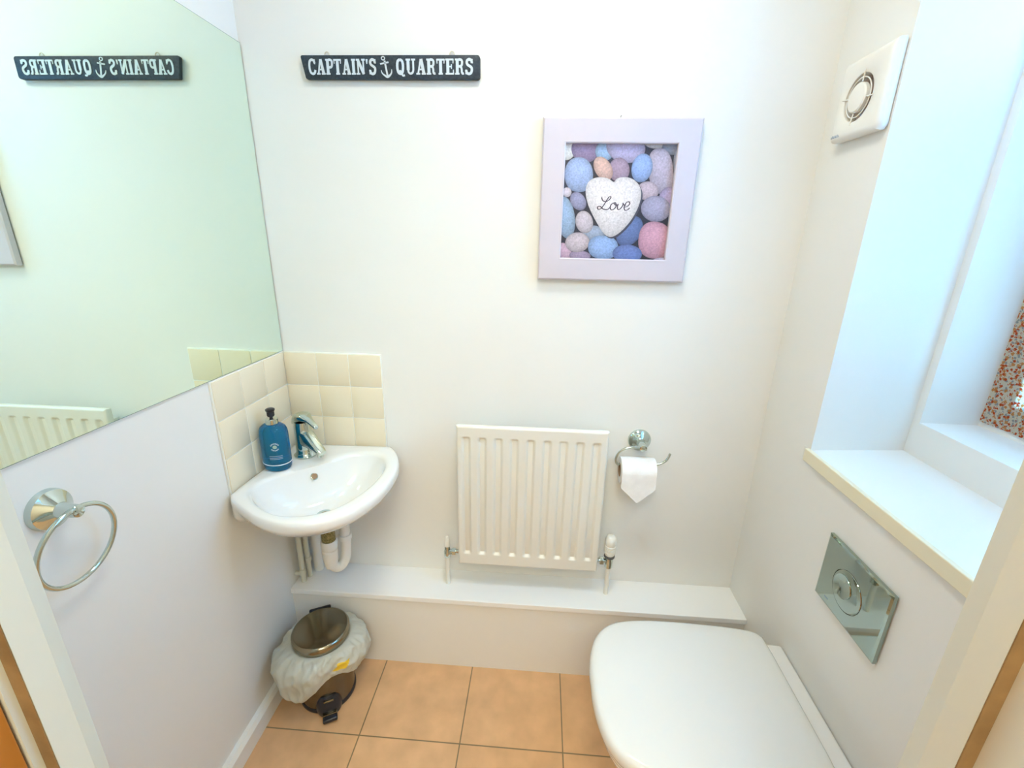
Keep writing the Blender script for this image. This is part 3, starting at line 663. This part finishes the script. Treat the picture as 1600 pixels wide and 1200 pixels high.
# front plate with a round hole
def plate_ring(r_, x): return [(x, cy+r_*cos(2*pi*i/64), cz+r_*sin(2*pi*i/64)) for i in range(64)]
def sq(x, ins, rad=.006):
    out = []
    for i in range(64):
        a = 2*pi*i/64; c_, s_ = cos(a), sin(a)
        ty = ((fy1-ins-cy) if c_ > 0 else (cy-fy0-ins))/max(abs(c_), 1e-9); tz = ((fz1-ins-cz) if s_ > 0 else (cz-fz0-ins))/max(abs(s_), 1e-9)
        t = min(ty, tz); out.append((x, cy+t*c_, cz+t*s_))
    return out
MB().rings([sq(XR-.001, .003), sq(XR-.006, .0), sq(fxx+.012, .0), sq(fxx+.007, .0012), sq(fxx+.003, .004), sq(fxx+.0008, .008), sq(fxx, .013), plate_ring(.0475, fxx), plate_ring(.0455, fxx+.0015), plate_ring(.0440, fxx+.012), plate_ring(.0440, XR-.0005)]).build('cover', M_fan, fa, smooth=40)
MB().lathe([(.0438, 0), (.0438, .001)], (XR-.003, cy, cz), (-1, 0, 0), 40).build('duct', M_fanin, fa)
MB().lathe([(.0260, 0), (.0285, .002), (.0285, .009), (.026, .0115), (.01, .013)], (XR-.018, cy, cz), (-1, 0, 0), 44).build('hub', M_fan, fa)
gr = MB().tube([(fxx+.002, cy+.0375*cos(2*pi*i/48), cz+.0375*sin(2*pi*i/48)) for i in range(48)], .0012, 8, closed=True)
for a in (8, 98, 188, 278):
    a = radians(a); gr.tube([(fxx+.001, cy+.030*cos(a), cz+.030*sin(a)), (fxx-.0005, cy+.052*cos(a), cz+.052*sin(a))], .0014, 8)
gr.build('grille', M_fan, fa)
for k in range(5):
    a = 2*pi*k/5; R_ = []
    for t in (.032, .043):
        R_.append([(XR-.012, cy+t*cos(a-.3), cz+t*sin(a-.3)), (XR-.006, cy+t*cos(a+.3), cz+t*sin(a+.3)), (XR-.0050, cy+t*cos(a+.3), cz+t*sin(a+.3)), (XR-.011, cy+t*cos(a-.3), cz+t*sin(a-.3))])
    MB().rings(R_, True, True, True).build('blade', M_fanin, fa)
lg = MB()
for k in range(7):
    y_ = 1.214-k*.0042
    lg.box(fxx-.0004, fxx+.0003, y_-.0012, y_, 1.6415, 1.6455); lg.box(fxx-.0004, fxx+.0003, y_-.0032, y_, 1.6455 if k % 2 else 1.6410, 1.6465 if k % 2 else 1.6420)
lg.build('maker_mark', M_tint, fa, smooth=0)

# ------------------------------------------------------------------ flush plate
fp = thing('flush_plate', 'chrome flush plate with round dual button on the right wall', 'flush plate', (XR, .814, .705))
ry0, ry1, rz0, rz1 = .7145, .9085, .6320, .7925; px = XR-.012; by, bz, bR = .819, .709, .0445
def sq2(x, ins):
    out = []
    for i in range(80):
        a = 2*pi*i/80; c_, s_ = cos(a), sin(a)
        ty = ((ry1-ins-by) if c_ > 0 else (by-ry0-ins))/max(abs(c_), 1e-9); tz = ((rz1-ins-bz) if s_ > 0 else (bz-rz0-ins))/max(abs(s_), 1e-9)
        out.append((ty, tz, c_, s_))
    # snap nearest samples to the corners
    pts = [(x, by+min(t1, t2)*c_, bz+min(t1, t2)*s_) for t1, t2, c_, s_ in out]
    for cy_, cz_ in ((ry0+ins, rz0+ins), (ry0+ins, rz1-ins), (ry1-ins, rz0+ins), (ry1-ins, rz1-ins)):
        i = min(range(80), key=lambda q: (pts[q][1]-cy_)**2+(pts[q][2]-cz_)**2); pts[i] = (x, cy_, cz_)
    return pts
def circ(r_, x): return [(x, by+r_*cos(2*pi*i/80), bz+r_*sin(2*pi*i/80)) for i in range(80)]
MB().rings([sq2(XR, .003), sq2(XR-.003, 0), sq2(px+.002, .0), sq2(px, .0045), circ(bR+.0012, px), circ(bR+.0008, px+.004)]).build('plate', M_plate, fp, smooth=8)
# button: big disc, with a smaller disc cut by a crescent
MB().lathe([(bR, 0), (bR, .0045), (bR-.001, .0055), (bR-.012, .0062), (.005, .0050)], (px+.0045, by, bz), (-1, 0, 0), 72, True, True).build('full_flush_button', M_plate, fp)
MB().lathe([(.0265, 0), (.0265, .0068), (.0255, .0078), (.014, .0060), (.004, .0052)], (px+.0045, by+.012, bz+.004), (-1, 0, 0), 56).build('half_flush_button', M_plate, fp)
MB().box(px-.0004, px+.0003, .862, .874, .6480, .6505).build('maker_mark', M_tint, fp, smooth=0)

# ------------------------------------------------------------------ toilet
to = thing('toilet', 'white back-to-wall toilet with its lid closed, under the flush plate', 'toilet', (.42, .805, 0))
TY = .806
half = [(.1530, 0), (.1530, .035), (.1590, .080), (.1730, .125), (.198, .160), (.236, .1835), (.288, .195), (.360, .1995), (.440, .1990), (.520, .1955), (.580, .1900), (.610, .1820), (.6225, .168)]
hp2 = catmull([Vector((x, y, 0)) for x, y in half], 5)
far = [(p.x, p.y) for p in hp2]
OUT = [(x, TY+y) for x, y in far]+[(.6245, TY+.12), (.6245, TY), (.6245, TY-.12)]+[(x, TY-y) for x, y in far[::-1][:-1]]
cx_ = .40
def tring(s_, z, xs=None, dx=0):
    xs = s_ if xs is None else xs
    return [((x-cx_)*xs+cx_+dx, (y-TY)*s_+TY, z) for x, y in OUT]
lid = [tring(.975, .388), tring(.992, .390), tring(1.0, .396), tring(.999, .406), tring(.988, .4150), tring(.965, .4195), tring(.93, .4220), tring(.80, .4240), tring(.5, .4260), tring(.2, .4270), tring(.02, .4272)]
MB().rings(lid, True, True, True).build('lid', M_seat, to, smooth=60)
seat = [tring(.95, .368), tring(.965, .370), tring(.970, .378), tring(.960, .386)]
MB().rings(seat, True, True, True).build('seat', M_seat, to, smooth=60)
def bring(s_, z, xf, xb=XR-.002):
    # pan outline: front end at xf, runs back to the wall
    return [(xf+(x-.153)/(.6245-.153)*(xb-xf), (y-TY)*s_+TY, z) for x, y in OUT]
pan = [bring(.60, .0, .30), bring(.61, .02, .29), bring(.60, .12, .28), bring(.66, .20, .255), bring(.82, .28, .205), bring(.93, .335, .172), bring(.95, .357, .166), bring(.945, .366, .170)]
MB().rings(pan, True, True, True).build('pan', M_ceramic, to, smooth=60)
w = MB()
w.box(.634, XR-.001, TY-.178, TY+.178, .34, .386, .010, 4)
w.build('back_ledge', M_ceramic, to, smooth=60)
for s_ in (-1, 1):
    MB().lathe([(.010, -.018), (.0105, -.015), (.0105, .015), (.010, .018)], (.628, TY+s_*.080, .378), (0, 1, 0), 20).build('hinge', M_seat, to)

# ------------------------------------------------------------------ pedal bin
BX, BY = -.641, 1.052; br_ = .0815
bn = thing('pedal_bin', 'small stainless steel pedal bin on the floor below the basin', 'bin', (BX, BY, 0))
MB().lathe([(br_, .012), (br_, .222), (br_-.003, .226), (br_-.003, .05)], (BX, BY, 0), seg=64, cap0=True, cap1=False).build('body', M_bin, bn)
MB().lathe([(br_+.001, 0), (br_+.0028, .003), (br_+.0028, .012), (br_+.001, .015), (br_-.004, .015)], (BX, BY, 0), seg=64, cap0=True, cap1=False).build('base_ring', M_black, bn)
MB().lathe([(br_+.000, .228), (br_+.0030, .229), (br_+.0035, .234), (br_+.003, .246), (br_+.001, .250), (br_-.003, .2525), (br_-.006, .2520), (.055, .2555), (.03, .2575), (.0, .258)], (BX, BY, 0), seg=64, cap0=True, cap1=False).build('lid', M_steel, bn)
pd = Vector((.46, -.89, 0)).normalized(); pn = Vector((-pd.y, pd.x, 0))
hg = Matrix.Translation((BX, BY, 0)) @ Matrix(((pd.x, pn.x, 0, 0), (pd.y, pn.y, 0, 0), (0, 0, 1, 0), (0, 0, 0, 1)))
MB().box(-br_-.016, -br_-.003, -.033, .033, .150, .246, .004, 2, hg).build('hinge', M_black, bn)
# pedal: black moulded housing rising up the body with a steel tread
hs = []
for z, wy, xo in [(.004, .034, .018), (.020, .037, .020), (.036, .036, .016), (.052, .031, .010), (.064, .022, .006)]:
    R_ = []
    for i in range(13):
        y = -wy+2*wy*i/12; xb_ = sqrt(max(0, (br_+.001)**2-y*y)); R_.append(hg @ Vector((xb_+xo*(1-(y/wy)**4*.75), y, z)))
    for i in range(12, -1, -1):
        y = -wy+2*wy*i/12; xb_ = sqrt(max(0, (br_-.001)**2-y*y)); R_.append(hg @ Vector((xb_, y, z)))
    hs.append(R_)
pdl = MB().rings(hs, True, True, True).build('pedal_housing', M_black, bn)
pb = MB().box(br_+.010, br_+.044, -.021, .021, .006, .020, .005, 3, hg); pp = pb.build('pedal', M_black, bn)
MB().box(br_+.016, br_+.030, -.020, .020, .0195, .0245, .0022, 2, hg).build('tread', M_steel, pp)
MB().box(br_+.007, br_+.0135, -.015, .015, .052, .060, .0028, 2, hg).build('trim_plate', M_steel, pdl)

# bin liner folded over the rim, billowing and creased
lb = thing('bin_liner', 'crumpled translucent white bag hanging over the rim of the bin', 'bin bag', (BX, BY, .22))
from mathutils import noise as mn
def ridged(x, y, z): return 1-2*abs(mn.noise(Vector((x, y, z))))
R_ = []; na = 220; ns = 40
pda = math.atan2(pd.y, pd.x)
def bump_(da, c0_, w_): return math.exp(-((((da-c0_+pi) % (2*pi))-pi)/w_)**2)
for j in range(ns+1):
    s = j/ns; rg = []
    for i in range(na):
        a = 2*pi*i/na; da = (a-pda+pi) % (2*pi)-pi
        length = .086+.056*bump_(da, -.80, .55)-.020*bump_(da, .15, .40)+.006*bump_(da, 1.15, .5)+.008*mn.noise(Vector((cos(a)*2.2, sin(a)*2.2, 3)))
        out = .034+.020*bump_(da, -1.2, .8)+.022*bump_(da, 1.25, .55)-.016*bump_(da, .15, .40)+.010*mn.noise(Vector((cos(a)*2.5, sin(a)*2.5, 9)))
        prof_ = sin(pi*.5*min(1, s/.62))**.85 if s < .62 else 1-.22*((s-.62)/.38)**1.6
        r_ = br_+.0012+out*prof_
        cr = ridged(cos(a)*3.0+s*1.2, sin(a)*3.0, s*2.2)*.0060+ridged(cos(a)*7, sin(a)*7+s*2, s*3+5)*.0032+mn.noise(Vector((cos(a)*16, sin(a)*16, s*7)))*.0016
        amp = min(1, s/.12)*(1+.3*s); r_ += cr*amp
        z = .2265-length*s**1.35+(.0025*mn.noise(Vector((cos(a)*6, sin(a)*6, 20)))+cr*.5)*amp
        x_, y_ = BX+r_*cos(a), BY+r_*sin(a)
        x_ = max(x_, XL+.024); y_ = min(y_, 1.150)
        rg.append((x_, y_, z))
    R_.append(rg)
liner = MB().rings(R_, True)
# inner side going down into the bin
lo = liner.build('bag_skirt', M_bag, lb, smooth=70)
sm = lo.modifiers.new('thickness', 'SOLIDIFY'); sm.thickness = .0004
lo.data.materials.append(M_yellow)      # yellow rubbish showing through near the front, put into the bag's colour
for p in lo.data.polygons:
    c = p.center; da = (math.atan2(c.y, c.x)-pda+pi) % (2*pi)-pi; zc = c.z+lb.location.z
    if .26 < da-(zc-.19)*6 < .56 and .180 < zc < .204: p.material_index = 1
